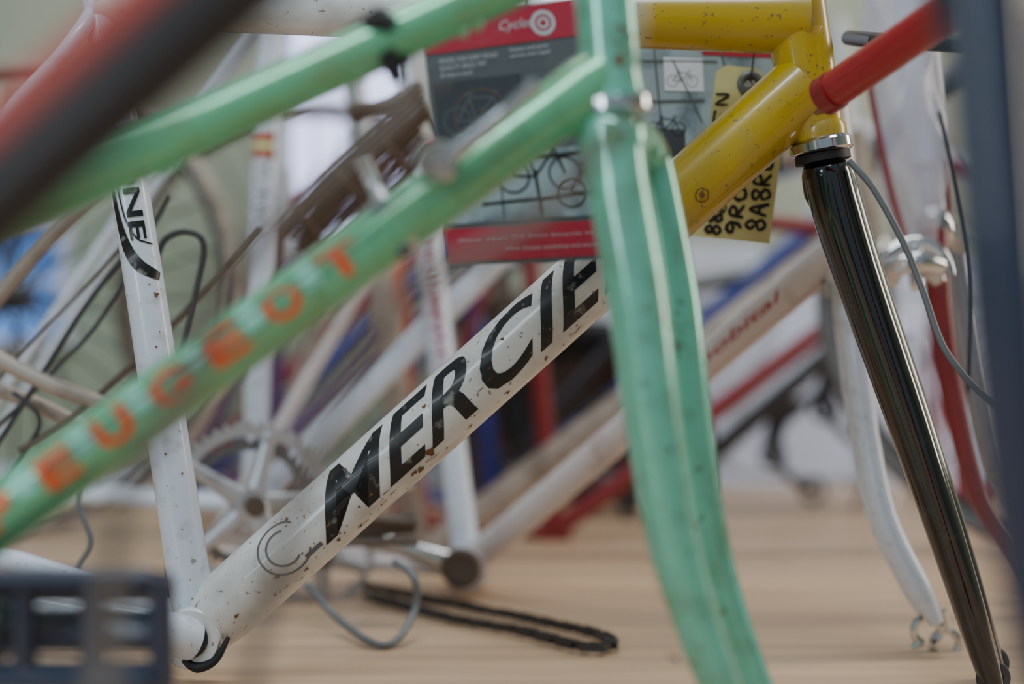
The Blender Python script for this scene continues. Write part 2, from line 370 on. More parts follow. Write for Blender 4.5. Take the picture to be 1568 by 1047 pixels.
wrap_text('frame_lettering','MERCIER',BB,HD,rDT,s_at(484),s_at(998),px(92,D),px(11,D),M['decal'],g,shear=0.66,offset=0.019,spacing=1.07)
s0=s_at(456)
wrap_polys('logo_ring',arc_polys(s0-px(12,D),px(8,D),px(42,D),px(3,D),0.6,5.6)+arc_polys(s0-px(12,D),px(8,D),px(28,D),px(3,D),1.0,5.2)
   +[[(s0+px(10,D),px(32,D)),(s0+px(14,D),px(32,D)),(s0+px(6,D),px(-18,D)),(s0+px(2,D),px(-18,D))],
     [(s0+px(4,D),px(-22,D)),(s0+px(36,D),px(-22,D)),(s0+px(36,D),px(-29,D)),(s0+px(4,D),px(-29,D))]],BB,HD,rDT,M['outline'],g)
polys=[]
for i in range(40):
    s=random.uniform(s_at(350),s_at(900)); t=random.choice([random.uniform(-56,-20),random.uniform(-50,40)])
    polys.append(blob(s,px(t,D),px(random.choice([.8,1.1,1.4,2.0]),D),random.uniform(.8,2.2)))
for i in range(16):
    s=random.uniform(s_at(370),s_at(900)); t=random.uniform(-60,-10)
    polys.append(blob(s,px(t,D),px(random.uniform(.5,.8),D),random.uniform(6,16)))
for u,t,R in((640,-34,7),(618,-48,5),(612,-44,3),(560,-20,2.5),(915,-30,3.5),(470,40,3),(498,-42,3)): polys.append(blob(s_at(u),px(t,D),px(R,D),1.1))
wrap_polys('rust_chips',polys,BB,HD,rDT,M['rust'],g,eps=0.0006)
wrap_polys('down_tube_boss',arc_polys(s_at(1056),px(-18,D),px(11,D),px(1.6,D),0,6.283)+arc_polys(s_at(1056),px(-18,D),px(4,D),px(3.9,D),0,6.283,12),BB,HD,rDT,M['rust'],g,eps=0.0012)
polys=[blob(random.uniform(0.02,0.13),px(random.uniform(-30,30),D),px(random.uniform(.8,1.8),D)) for i in range(10)]+[blob(0.118,px(-4,D),px(9,D),1.4)]
wrap_polys('head_tube_rust',polys,P(1214,-85,D),P(1256,214,D),px(38,D),M['rust'],g,eps=0.0008)
SA,SB=P(222,440,D),P(150,-20,D)
def strip(pts,N=8):
    m,r_=catmull([Vector((a,b,0)) for a,b,w in pts],[w for a,b,w in pts],N); out=[]
    for i in range(len(m)-1):
        d=(m[i+1]-m[max(i-1,0)]).normalized(); d2=(m[min(i+2,len(m)-1)]-m[i]).normalized()
        n1=Vector((-d.y,d.x,0)); n2=Vector((-d2.y,d2.x,0)); k=lambda v:(px(v.x,D),px(v.y,D))
        out.append([k(m[i]+n1*r_[i]),k(m[i+1]+n2*r_[i+1]),k(m[i+1]-n2*r_[i+1]),k(m[i]-n1*r_[i])])
    return out
wrap_polys('seat_tube_crescent',strip([(215,22,2),(160,21,3),(105,18,5),(60,10,8),(32,-4,9),(18,-22,8),(12,-34,6)]),SA,SB,px(29.5,D),M['decal'],g,eps=0.0006)
wrap_polys('seat_tube_border',strip([(215,12,1.2),(160,11,1.2),(105,6,1.2),(74,-6,1.2),(66,-18,1.2),(62,-30,1.2)]),SA,SB,px(29.5,D),M['decal'],g,eps=0.0006)
wrap_text('seat_tube_lettering','ZONE',SB,SA,px(29,D),px(215,D),px(395,D),px(24,D),px(9,D),M['decal'],g,offset=0.02,eps=0.0010)
wrap_polys('seat_tube_rust',[blob(random.uniform(-.22,.05),px(random.uniform(-20,20),D),px(random.uniform(.8,1.8),D)) for i in range(8)]+[blob(px(-15,D),px(-22,D),px(4,D))],SA,SB,px(30.5,D),M['rust'],g,eps=0.001)
tube('headset_lower_cup',[P(1255,211,D),P(1256.5,218,D),P(1259,231,D),P(1260,238,D)],[px(40,D),px(48,D),px(48,D),px(38,D)],M['chrome'],g,40)
tube('headset_bearing',[P(1259,236,D),P(1261,248,D)],px(42,D),M['rubber'],g,32)
tube('fork_crown',[P(1260,246,D),P(1264,262,D),P(1272,292,D),P(1282,330,D)],[px(28,D),px(37,D),px(41,D),px(30,D)],M['black'],g,32,4)
for nm,o,dd in(('near',0,.985),('far',8,1.03)):
    tube('fork_blade_'+nm,[P(1268+o,268,dd),P(1283+o,330,dd),P(1322+o,450,dd),P(1388+o,640,dd),P(1458+o,850,dd),P(1505+o,1000,dd),P(1521+o,1048,dd)],
     [px(35,D),px(37,D),px(34,D),px(31,D),px(26,D),px(21,D),px(16,D)],M['black'],g,32,6)
for dd in (.985,1.03):
    f=P(1521,0,dd); multi('fork_dropout',[ring_geo((f.x,dd,0.0125),0.009,0.0032,a0=-1.2,a1=4.3,seg=24,rs=8)],M['steel'],g)
tube('brake_cable',[P(1300,246,.97),P(1338,290,.965),P(1385,375,.96),P(1415,450,.955),P(1450,540,.95),P(1520,618,.95),P(1600,660,.95)],px(5,D),M['grey'],g,12,10)

# ---------------------------------------------------------------- price tag
g=group('price_tag',P(1150,125,1.05))
d=1.062
out=[P(1097,108,d),P(1112,100,d),P(1158,104,d),P(1172,118,d),P(1197,232,d),P(1178,373,d),P(1058,361,d),P(1086,200,d)]
V=out+[v+Vector((0,0.0007,0)) for v in out]; n=len(out)
addmesh('card',V,[tuple(range(n)),tuple(range(2*n-1,n-1,-1))]+[(i,(i+1)%n,n+(i+1)%n,n+i) for i in range(n)],M['tag'],g,False)
multi('eyelet',[ring_geo(P(1149,128,d-.001),px(15,d),px(5.5,d),rs=8)],M['grey'],g)
tube('tie_wire',[P(1149,126,d-.003),P(1156,70,1.055),P(1160,5,1.03),P(1157,-30,1.0)],px(1.5,1),M['steel'],g,8,6)
sh=Sheet([P(1090,232,d),P(1197,232,d),P(1180,373,d),P(1058,361,d)])
sh.scrawl('handwriting','8A8R6',0.66,0.06,0.90,0.90,.0011,M['ink'],g)
sh.scrawl('handwriting','9R0',0.42,0.38,0.60,0.97,.0012,M['ink'],g)
sh.scrawl('handwriting','6A',0.24,0.45,0.36,0.72,.0006,M['ink'],g)
sh.scrawl('handwriting','88',0.16,0.70,0.34,0.97,.0012,M['ink'],g)
sh2=Sheet([P(1097,108,d),P(1170,108,d),P(1180,200,d),P(1086,200,d)])
sh2.scrawl('handwriting','EN',0.06,0.35,0.28,0.90,.0008,M['ink'],g)
sh2.rect('label_patch',0.52,0.08,0.93,0.5,M['grey'],g); sh2.scrawl('label_print','BB',0.6,0.15,0.8,0.42,.0006,M['printline'],g)

# ---------------------------------------------------------------- posters
def make_poster(name,c,front):
    g=group(name,c[0]); s=Sheet(c); s.body('sheet',M['greyprint'] if front else M['blueprint'],g)
    if front:
        s.rect('red_header',0,0,1,.14,M['redprint'],g); s.text('header_script','Cycles',.36,.045,.52,.095,M['printline'],g,offset=.0,shear=.3)
        multi('header_badge',[s.circ(.57,.075,px(19,.9),px(6,.9)),s.circ(.57,.075,px(9,.9),px(4,.9))],M['printline'],g,False)
        s.text('small_print','MODEL FOR EVERY ROAD\nQUALITY SINCE 1947\nall sizes in stock',.06,.165,.34,.24,M['printline'],g)
        s.text('small_print','frames and parts\nservice and repair',.40,.155,.60,.20,M['printline'],g)
        s.rect('photo_1',0.02,.26,.44,.52,M['darkprint'],g); s.rect('photo_2',0.46,.26,1,.50,M['greyprint'],g)
        s.rect('photo_3',0.02,.66,.30,.83,M['blueprint'],g); s.rect('photo_4',0.31,.56,1,.83,M['blueprint'],g); s.rect('photo_5',0.02,.54,.30,.65,M['darkprint'],g)
        s.bike('printed_bicycle',.23,.42,.22,M['greyprint'],g); s.bike('printed_bicycle',.62,.44,.26,M['rubber'],g)
        multi('printed_wheel',[s.circ(.24,.41,px(42,.9),px(3,.9)),s.circ(.24,.41,px(12,.9),px(3,.9))],M['rustysteel'],g,False)
        s.bike('printed_bicycle',.50,.66,.26,M['rubber'],g); s.bike('printed_bicycle',.78,.74,.24,M['rubber'],g)
        multi('caption_rule',[s.line(.3,.60,.95,.58,.0012),s.line(.2,.76,.95,.74,.001),s.line(.48,.64,.5,.82,.001)],M['ink'],g,False)
        s.rect('red_footer',0,.85,1,.985,M['redprint'],g)
        s.text('footer_print','since 1947 the best bicycle in town',.06,.89,.9,.905,M['printline'],g); s.text('footer_print','www. bicycle workshop and second hand parts',.3,.935,.95,.952,M['printline'],g)
        tube('hanging_wire',[s.p(.5,0,.001),P(820,-70,.86),P(860,-60,.80)],.0008,M['steel'],g,8,4)
    else:
        multi('printed_shelves',[s.line(0,.12,.6,.10,.0006),s.line(0,.45,.5,.42,.0009),s.line(.18,0,.22,1,.0006),s.line(.3,.1,.48,.6,.0006),s.line(.62,0,.7,.4,.0006)],M['greyprint'],g,False)
        s.rect('photo_dark',.0,.66,.36,1,M['darkprint'],g); s.rect('photo_white',.24,.08,.5,.35,M['paper'],g,.0008)
        s.bike('printed_bicycle',.24,.66,.16,M['rubber'],g); s.bike('printed_bicycle',.36,.27,.13,M['greyprint'],g)
        s.rect('red_header',0.5,0,1,.05,M['redprint'],g)
        tube('hanging_wire',[s.p(.5,0,.001),P(1078,20,1.06),P(1078,-10,1.0)],.0008,M['steel'],g,8,4)
make_poster('bicycle_catalogue_poster',[P(645,32,.87),P(965,-14,.89),P(978,394,.89),P(688,408,.87)],True)
make_poster('bicycle_catalogue_poster.001',[P(960,70,1.09),P(1190,80,1.085),P(1200,262,1.085),P(968,262,1.09)],False)
# ---------------------------------------------------------------- mint green bike
def dg(u): return 0.70+0.07*u/900.0
g=group('mint_green_bicycle_frame',P(900,100,.77))
HT=P(917,-110,dg(917)); HB=P(938,166,dg(938))
r=0.0160
GA=P(-260,980,dg(-260)); GB=P(893,138,dg(893))
tube('down_tube',[GA,GB],r,M['green'],g,40)
tube('top_tube',[P(-520,573,dg(-520)),P(905,-82,dg(905))],0.0135,M['green'],g,40)
tube('seat_tube',[GA,P(-520,573,dg(-520)),P(-620,420,dg(-620))],0.0145,M['green'],g,32)
tube('bottom_bracket_shell',[GA+Vector((0,-.034,0)),GA+Vector((0,.034,0))],0.02,M['green'],g,32)
for o in(-.03,.05):
    tube('chain_stay',[GA+Vector((0,o*.4,0)),Vector((GA.x-.38,GA.y+o,GA.z-.03))],[.011,.007],M['green'],g,16)
    tube('seat_stay',[P(-520,573,dg(-520)),Vector((GA.x-.38,GA.y+o,GA.z-.03))],.007,M['green'],g,16)
tube('head_tube',[HT,HB],[.0165,.0168],M['mint'],g,40)
tube('upper_lug',[P(860,-60,dg(860)),P(905,-82,dg(905))],.0155,M['green'],g,32)
tube('lower_lug',[P(845,176,dg(845)),P(893,138,dg(893)),P(925,115,dg(925))],[.0168,.0172,.0165],M['green'],g,32)
tube('head_lug_collar',[P(931,100,dg(931)),P(937,150,dg(937)),P(938,160,dg(938))],[.0168,.018,.0185],M['mint'],g,32)
ch=dg(940)
tube('headset_cup',[P(938,150,ch),P(939,156,ch),P(940,172,ch),P(941,182,ch)],[.0175,.0212,.0212,.0165],M['chrome'],g,36)
multi('headset_nut',[sweep_geo([P(985,150,ch-.004),P(985,168,ch-.004)],[.0050,.0050],12)],M['chrome'],g)
cd=ch
tube('fork_crown',[P(940,178,cd),P(936,196,cd),P(938,222,cd),P(944,255,cd)],[.0155,.0195,.0195,.0165],M['mint'],g,36,5)
tube('crown_shoulder',[P(930,208,cd-.01),P(975,215,cd+.02),P(1000,238,cd+.045)],[.0135,.012,.0095],M['mint'],g,24,5)
multi('brake_bolt',[sweep_geo([P(936,208,cd-.022),P(936,208,cd-.01)],[.0055,.0055],6),sweep_geo([P(1003,226,cd+.02),P(1003,240,cd+.02)],[.004,.004],10)],M['green'],g)
tube('fork_blade_near',[P(941,235,cd-.012),P(948,300,cd-.015),P(974,450,cd-.017),P(1000,650,cd-.018),P(1035,850,cd-.018),P(1098,1040,cd-.018),P(1150,1140,cd-.018),P(1200,1200,cd-.018)],
     [.0160,.0165,.0162,.0152,.0135,.0112,.0088,.0065],M['mint'],g,32,8)
cd2=cd+.05
tube('fork_blade_far',[P(1000,232,cd2),P(1012,310,cd2),P(1037,470,cd2),P(1060,680,cd2),P(1092,860,cd2),P(1145,1020,cd2),P(1185,1100,cd2),P(1215,1140,cd2)],
     [.0090,.0115,.0132,.0132,.0122,.0105,.0085,.0065],M['mint'],g,32,8)
for u,v,dd in((1206,1206,cd-.018),(1219,1145,cd2)):
    c=P(u,v,dd); multi('fork_dropout',[ring_geo((c.x,dd,.0118),.009,.0028,a0=-1,a1=4.2,seg=24,rs=8)],M['chrome'],g)
axg=(GB-GA).normalized()
def sgs(u):
    q=min(((GA+axg*(k*.001)) for k in range(900)),key=lambda q:abs((q.x/q.y*FPX+784)-u)); return (q-GA).length
for u,ch_ in zip([5,97,180,265,350,435,522],'PEUGEOT'):
    s0,s1=sgs(u-26),sgs(u+25)
    wrap_text('letter_'+ch_.lower(),ch_,GA,GB,r,s0,s1,px(52,.73),px(3,.73),M['orange'],g,offset=.045)
for u in (50,138,222,307,392,478):
    s0,s1=sgs(u-12),sgs(u+14); h=px(26,.73); N=8
    wrap_polys('decal_block',[[(s0,-h*.2+h*(i/N)*1.6),(s1,-h*.2+h*(i/N)*1.6),(s1,-h*.2+h*((i+1)/N)*1.6),(s0,-h*.2+h*((i+1)/N)*1.6)] for i in range(N)],GA,GB,r,M['aqua'],g,eps=.0003)
wrap_polys('rust_chips',[blob(random.uniform(sgs(0),sgs(880)),px(random.uniform(-40,30),.73),px(random.uniform(1,2.6),.73),random.uniform(.8,2)) for i in range(40)],GA,GB,r,M['rust'],g,eps=.0006)
wrap_polys('fork_rust',[blob(random.uniform(.0,.20),random.uniform(-.012,.014),random.uniform(.0004,.0012),random.uniform(.6,1.6)) for i in range(30)],P(974,450,cd-.017),P(1000,650,cd-.018),.0163,M['rust'],g,eps=.0004)
wrap_polys('head_tube_rust',[blob(random.uniform(.0,.09),random.uniform(-.012,.014),random.uniform(.0005,.0016),1) for i in range(14)]+[blob(.075,.004,.003,1.2)],HT,HB,.0170,M['rust'],g,eps=.0004)
k=dg(605)
tube('shifter_clamp_band',[P(588,361,dg(588)),P(612,343,dg(612))],.0178,M['chrome'],g,32)
tube('clamp_bolt',[P(612,372,k-.01),P(624,388,k-.012)],.004,M['steel'],g,12)
k=dg(670)-.02
multi('shifter_boss',[sweep_geo([P(672,250,k),P(672,250,k-.006),P(672,250,k-.012)],[.0115,.0115,.008],24),sweep_geo([P(672,250,k-.010),P(672,250,k-.016)],[.005,.004],12)],M['chrome'],g)
tube('shift_lever_near',[P(672,250,k-.006),P(720,215,k-.006),P(780,165,k-.004),P(822,128,k-.003)],[.0070,.0050,.0036,.0048],M['chrome'],g,16,5)
tube('shift_lever_far',[P(598,330,dg(600)),P(575,290,dg(580)+.02),P(556,245,dg(560)+.02)],[.006,.004,.0045],M['alu'],g,16,4)
tube('gear_cable',[P(672,262,k-.004),P(560,345,.722),P(330,520,.70),P(60,720,.685)],.0009,M['steel'],g,8)
tu=lambda u:P(u,265-(u-150)*.46,dg(u))
tube('cable_clamp_band',[tu(575),tu(606)],.0158,M['rubber'],g,28)
multi('cable_clamp_tail',[sweep_geo([P(575,44,dg(575)-.01),P(548,40,dg(575)-.008),P(530,48,.735)],[.005,.003,.0015],10),sweep_geo([P(590,80,dg(590)-.012),P(602,102,.735),P(612,124,.735)],[.006,.005,.003],10),
   sweep_geo([P(560,40,dg(575)-.012),P(580,28,dg(575)-.014),P(602,40,dg(575)-.014)],[.0045,.0065,.005],10)],M['rubber'],g)
for u in(245,262,700,722): 
    c=tu(u); tube('cable_stop',[c+Vector((0,-.006,-.0125)),c+Vector((.006,-.006,-.0145))],.0035,M['green'],g,10)

# ---------------------------------------------------------------- blurred foreground bikes
g=group('dark_red_bicycle_frame',P(0,300,.4))
tube('down_tube',[P(620,-240,.41),P(375,-25,.41),P(-30,335,.40),P(-420,700,.39)],.0125,M['darkfg'],g,28)
tube('painted_red_tube',[P(520,-235,.43),P(245,-12,.43),P(-30,235,.42),P(-420,610,.41)],.0085,M['redfg'],g,24)
tube('bottom_bracket_shell',[P(-420,690,.37),P(-420,690,.44)],.02,M['darkfg'],g,24)
tube('kick_leg',[P(-420,700,.40),Vector((P(-420,700,.4).x-.02,.42,.004))],.008,M['steel'],g,16)
dp=.68
tube('crank_arm',[P(-420,690,.44),P(-250,820,.54),P(-120,945,.66)],[.011,.010,.012],M['steel'],g,16)
tube('pedal_axle',[P(-120,960,.67),P(250,960,dp)],.007,M['rubber'],g,16)
parts=[]
for v in(888,1040):
    parts.append(sweep_geo([P(-90,v,dp-.012),P(225,v,dp-.012),P(254,v+6,dp)],[.0060,.0062,.0058],12))
for u in(-90,36,140,246):
    parts.append(sweep_geo([P(u,885,dp-.010),P(u+3,1044,dp-.010)],[.0062,.0062],12))
for v in(905,1030):
    parts.append(sweep_geo([P(-90,v,dp+.03),P(225,v,dp+.03),P(252,v,dp+.005)],[.006,.006,.0058],12))
parts.append(sweep_geo([P(-90,965,dp),P(0,965,dp),P(20,965,dp),P(230,965,dp),P(250,965,dp)],[.015,.015,.011,.011,.014],20))
multi('pedal_cage',parts,M['navy'],g)

g=group('navy_bicycle_fork',P(1520,0,.45))
tube('fork_blade',[P(1490,-160,.45),P(1508,40,.45),P(1535,420,.45),P(1565,800,.45),P(1640,1250,.45),Vector((P(1710,0,.45).x,.45,.008))],[.0135,.0135,.0130,.0105,.008,.006],M['navy'],g,28,6)
tube('fork_blade_far',[P(1530,-160,.52),P(1552,40,.52),P(1590,420,.52),P(1620,800,.52),P(1670,1150,.52),Vector((P(1690,0,.52).x,.52,.008))],[.0135,.0135,.0130,.0105,.008,.006],M['navy'],g,28,6)
tube('fork_crown',[P(1455,-20,.46),P(1500,-5,.455),P(1568,-10,.50)],[.010,.014,.012],M['steel'],g,20,4)
g=group('red_bicycle_frame',P(1275,138,.93))
tube('down_tube',[P(1275,139,.925),P(1365,78,.88),P(1560,-60,.80),P(1800,-230,.75)],[px(29,.925)]*2+[px(30,.9)]*2,M['red'],g,32)
tube('tube_end_rim',[P(1262,148,.93),P(1279,137,.922)],[px(31,.925),px(31,.925)],M['darkred'],g,32)
tube('seat_tube',[P(1800,-230,.75),Vector((P(1760,0,.75).x,.75,.02))],.014,M['red'],g,24)
tube('bottom_bracket_shell',[Vector((P(1760,0,.75).x,.715,.021)),Vector((P(1760,0,.75).x,.785,.021))],.02,M['red'],g,24)
tube('quill_pin',[P(1300,58,1.06),P(1340,62,.98),P(1440,66,.95),P(1500,70,.92)],px(13,.95),M['steel'],g,16)
g=group('brake_cable_loop',P(500,600,.45))
tube('outer_casing',[P(960,180,.52),P(850,310,.52),P(740,385,.51),P(620,450,.50),P(545,560,.50),P(480,700,.49),P(440,820,.49),P(400,960,.48),P(372,1150,.47),Vector((P(330,0,.49).x,.50,.005))],.0030,M['browncable'],g,12,8)
tube('second_casing',[P(640,150,.52),P(500,280,.50),P(360,410,.49),P(300,560,.48),P(225,690,.46),P(180,800,.45),P(160,1000,.44),P(150,1150,.43),Vector((P(120,0,.45).x,.47,.005))],.0034,M['browncable'],g,12,8)

# ---------------------------------------------------------------- background frames
def frame(name,BB,HBt,HTp,SP,mat,r=.0150,rear=-.40,fork=None,forkmat=None,rz=.02,top=None,fo=.035):
    g=group(name,BB); tm=top or mat
    tube('down_tube',[BB,HBt.lerp(HTp,.2)],r,mat,g,24); tube('seat_tube',[BB,SP],r*.92,tm,g,24)
    tube('top_tube',[BB.lerp(SP,.92),HBt.lerp(HTp,.85)],r*.85,mat,g,24); tube('head_tube',[HBt,HTp],r*1.12,mat,g,24)
    tube('bottom_bracket_shell',[BB+Vector((0,-.034,0)),BB+Vector((0,.034,0))],.020,mat,g,24)
    tube('seat_post',[SP,SP+(SP-BB).normalized()*.12],r*.8,M['alu'],g,16)
    for o in(-.04,.04):
        dr=Vector((BB.x+rear,BB.y+o,max(BB.z+rz,.02)))
        tube('chain_stay',[BB+Vector((0,o*.4,0)),dr],[.009,.005],mat,g,14); tube('seat_stay',[BB.lerp(SP,.93)+Vector((0,o*.2,0)),dr],.005,mat,g,14)
    tube('headset_cup',[HBt,HBt+(HBt-HTp).normalized()*.012],r*1.35,M['chrome'],g,24)
    if fork:
        fm=forkmat or mat
        for o in(-fo,fo):
            pts=[HBt]+[f+Vector((0,o,0)) for f in fork]
            tube('fork_blade',pts,[r*.8,r*.66]+[r*.64]*(len(fork)-2)+[.0055],fm,g,20,5)
    return g
A=P(388,772,1.42)
g=frame('bicycle_frame',A,P(1010,180,1.55),P(985,20,1.55),P(416,-60,1.42),M['white'],.0140,rear=-.30)
SA2,SB2=A,P(416,-60,1.42)
h=px(34,1.42)
wrap_polys('orange_sticker',[[(s,t),(s,t+h/8),(s+px(42,1.42),t+h/8),(s+px(42,1.42),t)] for s in[(P(0,245,1.42).z-A.z)] for t in[-h/2+i*h/8 for i in range(8)]],SA2,SB2,.0130,M['orangep'],g,eps=.001)
wrap_polys('sticker_mark',[[(s,t),(s,t+h/8),(s+px(10,1.42),t+h/8),(s+px(10,1.42),t)] for s in[(P(0,230,1.42).z-A.z)] for t in[-h/2+i*h/8 for i in range(8)]],SA2,SB2,.0130,M['tag'],g,eps=.002)
wrap_text('seat_tube_lettering','TURBO',SB2,SA2,.013,px(310,1.42),px(420,1.42),px(20,1.42),0,M['outline'],g)

def crankset(name,C,R,mat,arms=5,arm_ang=-0.4,arm_len=.17,yaw=0.0,second=True,teeth=46):
    g=group(name,C); rot=Matrix.Rotation(yaw,3,'Z')
    def T(x,y,z): return C+rot@Vector((x,y,z))
    def toothed(R,Ri,N,y,th):
        V=[];F=[];n=N*4
        for side in(-th,th):
            for i in range(n):
                a=2*math.pi*i/n; rr=R if i%4 in(0,1) else R-.0045
                V.append(T(math.cos(a)*rr,y+side,math.sin(a)*rr)); V.append(T(math.cos(a)*Ri,y+side,math.sin(a)*Ri))
        for i in range(n):
            j=(i+1)%n
            F+= [(2*i,2*j,2*j+1,2*i+1),(2*n+2*i,2*n+2*i+1,2*n+2*j+1,2*n+2*j),(2*i,2*n+2*i,2*n+2*j,2*j),(2*i+1,2*j+1,2*n+2*j+1,2*n+2*i+1)]
        return V,F
    multi('chainring_outer',[toothed(R,R*.82,teeth,0,.0018)],mat,g,False)
    if second: multi('chainring_inner',[toothed(R*.80,R*.64,int(teeth*.8),.009,.0018)],M['midsteel'],g,False)
    parts=[]
    for i in range(arms):
        a=arm_ang+2*math.pi*i/arms
        parts.append(sweep_geo([T(0,-.004,0),T(math.cos(a)*R*.45,-.004,math.sin(a)*R*.45),T(math.cos(a)*R*.88,-.002,math.sin(a)*R*.88)],[.012,.0075,.0065],12,0,.6))
        parts.append(sweep_geo([T(math.cos(a)*R*.80,-.008,math.sin(a)*R*.80),T(math.cos(a)*R*.80,.006,math.sin(a)*R*.80)],[.0045,.0045],10))
    parts.append(sweep_geo([T(0,-.014,0),T(0,.03,0)],[.016,.016],24))
    multi('spider',parts,mat,g)
    a=arm_ang
    tube('crank_arm',[T(0,-.012,0),T(math.cos(a)*arm_len*.5,-.017,math.sin(a)*arm_len*.5),T(math.cos(a)*arm_len,-.02,math.sin(a)*arm_len)],[.015,.0105,.013],mat,g,16,4,.7)
    multi('crank_bolt',[sweep_geo([T(0,-.026,0),T(0,-.012,0)],[.009,.009],20)],M['rustysteel'],g)
    return g
crankset('bicycle_crankset',P(384,772,1.26),.074,M['alu'],5,-1.2,.05,0.35,True,44)
B=P(715,866,1.40); HB2=P(1296,430,1.145); HT2=P(1268,160,1.145)
g=frame('bicycle_frame.001',B,HB2,HT2,P(640,240,1.46),M['pinkwhite'],.0150,fork=[P(1303,520,1.145),P(1322,660,1.14),P(1350,790,1.13),P(1400,895,1.12),P(1428,950,1.12)],forkmat=M['white'],rear=-.25,top=M['white'],fo=.010)
A2,B2=B,HB2.lerp(HT2,.2)
L=(B2-A2).length
wrap_text('frame_lettering','mobital',A2,B2,.0150,L*.66,L*.88,.008,.005,M['redprint'],g,shear=.3,offset=.01)
wrap_polys('red_underside_stripe',[[(L*a,-.024),(L*a,-.011),(L*(a+.06),-.011),(L*(a+.06),-.024)] for a in[.5+.06*i for i in range(8)]],A2,B2,.0150,M['darkred'],g)
wrap_text('seat_tube_lettering','CHAMPION',B,P(640,240,1.46),.0138,.19,.33,.012,0,M['redprint'],g,offset=.02)
for u,v,dd in((1420,965,1.11),(1448,985,1.13)):
    c=P(u,v,dd); multi('fork_dropout',[ring_geo(c,.0105,.0032,a0=2.0-math.pi,a1=2.0+2.4,seg=24,rs=8),sweep_geo([c+Vector((0,0,.010)),c+Vector((-.004,0,.026))],[.005,.006],10),
        sweep_geo([c+Vector((-.006,0,-.009)),c+Vector((-.012,0,-.014))],[.0035,.002],8)],M['chrome'],g)
tube('crank_arm',[P(548,820,1.33),P(620,840,1.33),P(706,868,1.34)],[.010,.0085,.014],M['chrome'],g,16,4,.8)
multi('crank_bolt',[ring_geo(P(706,870,1.322),.014,.005,rs=8),sweep_geo([P(706,870,1.36),P(706,870,1.318)],[.013,.013],20)],M['rustysteel'],g)
multi('pedal',[sweep_geo([P(548,818,1.33),P(556,800,1.24)],[.005,.005],10),box_geo(P(575,806,1.25),(.035,0,.004),(0,.012,0),(-.001,0,.008)),sweep_geo([P(520,790,1.23),P(640,800,1.23)],[.004,.004],8),sweep_geo([P(525,830,1.23),P(640,828,1.23)],[.004,.004],8)],M['rustysteel'],g)
multi('sparkle_reflector',[sweep_geo([P(626,742,1.22),P(627,742,1.215),P(628,742,1.20),P(628,742,1.197)],[.004,.0065,.005,.001],16)],M['chrome'],g)  # small chrome reflector added for its bright sparkle
crankset('bicycle_crankset.001',P(492,850,1.36),.052,M['alu'],5,2.2,.04,.2,False,34)

frame('bicycle_frame.002',P(640,856,1.60),P(1330,372,1.62),P(1300,200,1.62),P(560,260,1.60),M['dirtywhite'],.0165,rear=-.20)
frame('bicycle_frame.003',P(848,815,1.78),P(1330,490,1.78),P(1300,330,1.78),P(800,260,1.78),M['darkred'],.0125,rear=-.2)
frame('bicycle_frame.004',P(755,770,1.98),P(1300,330,1.98),P(1280,210,1.98),P(715,390,1.98),M['blue'],.0150,rear=-.2)
frame('bicycle_frame.005',P(405,650,1.95),P(730,380,1.95),P(720,250,1.95),P(425,330,1.95),M['blue'],.013,rear=-.12,rz=-.25)
frame('bicycle_frame.006',P(400,610,2.08),P(760,310,2.08),P(750,170,2.08),P(425,300,2.08),M['crimson'],.012,rear=-.12,rz=-.25)
frame('bicycle_frame.007',P(410,700,1.86),P(790,390,1.86),P(780,250,1.86),P(430,400,1.86),M['purple'],.014,rear=-.12,rz=-.2)
frame('bicycle_frame.008',P(1040,740,1.98),P(1360,490,1.98),P(1345,370,1.98),P(1010,420,1.98),M['black'],.014,rear=-.25)
frame('bicycle_frame.009',P(1330,735,2.14),P(1700,430,2.14),P(1690,280,2.14),P(1290,150,2.14),M['white'],.015,rear=-.22)
frame('bicycle_frame.010',P(1480,790,1.92),P(1840,500,1.92),P(1830,330,1.92),P(1440,200,1.92),M['crimson'],.013,rear=-.05)
g=group('orange_bicycle_fork',P(600,400,1.74))
tube('steerer',[P(592,300,1.74),P(600,420,1.74)],.014,M['orangep'],g,20)
for o in(-.04,.04):
    tube('fork_blade',[P(600,400,1.74),P(603,440,1.74)+Vector((0,o,0)),P(612,560,1.74)+Vector((0,o,0)),P(626,700,1.74)+Vector((0,o,0)),P(655,822,1.74)+Vector((0,o,0))],[.016,.016,.014,.010,.006],M['orangep'],g,20,5)
# dark derailleurs hanging in the back
def derailleur(name,u,v,d,sc=1.0):
    c=P(u,v,d); g=group(name,c)
    q=lambda x,y,z:c+Vector((x,y,z))*sc
    multi('body',[sweep_geo([q(.03,0,.06),q(.0,-.01,.04),q(-.01,-.012,.0)],[.012,.015,.011],12,4),sweep_geo([q(.03,0,.06),q(.07,0,.085)],[.007,.006],10),sweep_geo([q(-.01,-.012,0),q(.015,-.012,-.035),q(.045,-.01,-.05)],[.008,.006,.006],10,4)],M['rubber'],g)
    multi('pulley',[ring_geo(q(-.008,-.012,-.004),.014*sc,.004*sc,rs=8,seg=24),ring_geo(q(.045,-.01,-.052),.014*sc,.004*sc,rs=8,seg=24)],M['rubber'],g)
    tube('gear_cable',[q(.07,0,.085),q(.11,0,.06),q(.12,0,-.02),Vector((q(.10,0,0).x,d,.004))],.003*sc,M['rubber'],g,8,6)
derailleur('rear_derailleur',1190,690,2.05,1.1)
derailleur('rear_derailleur.001',905,700,1.96,1.4)
derailleur('rear_derailleur.002',1270,620,2.06,1.2)
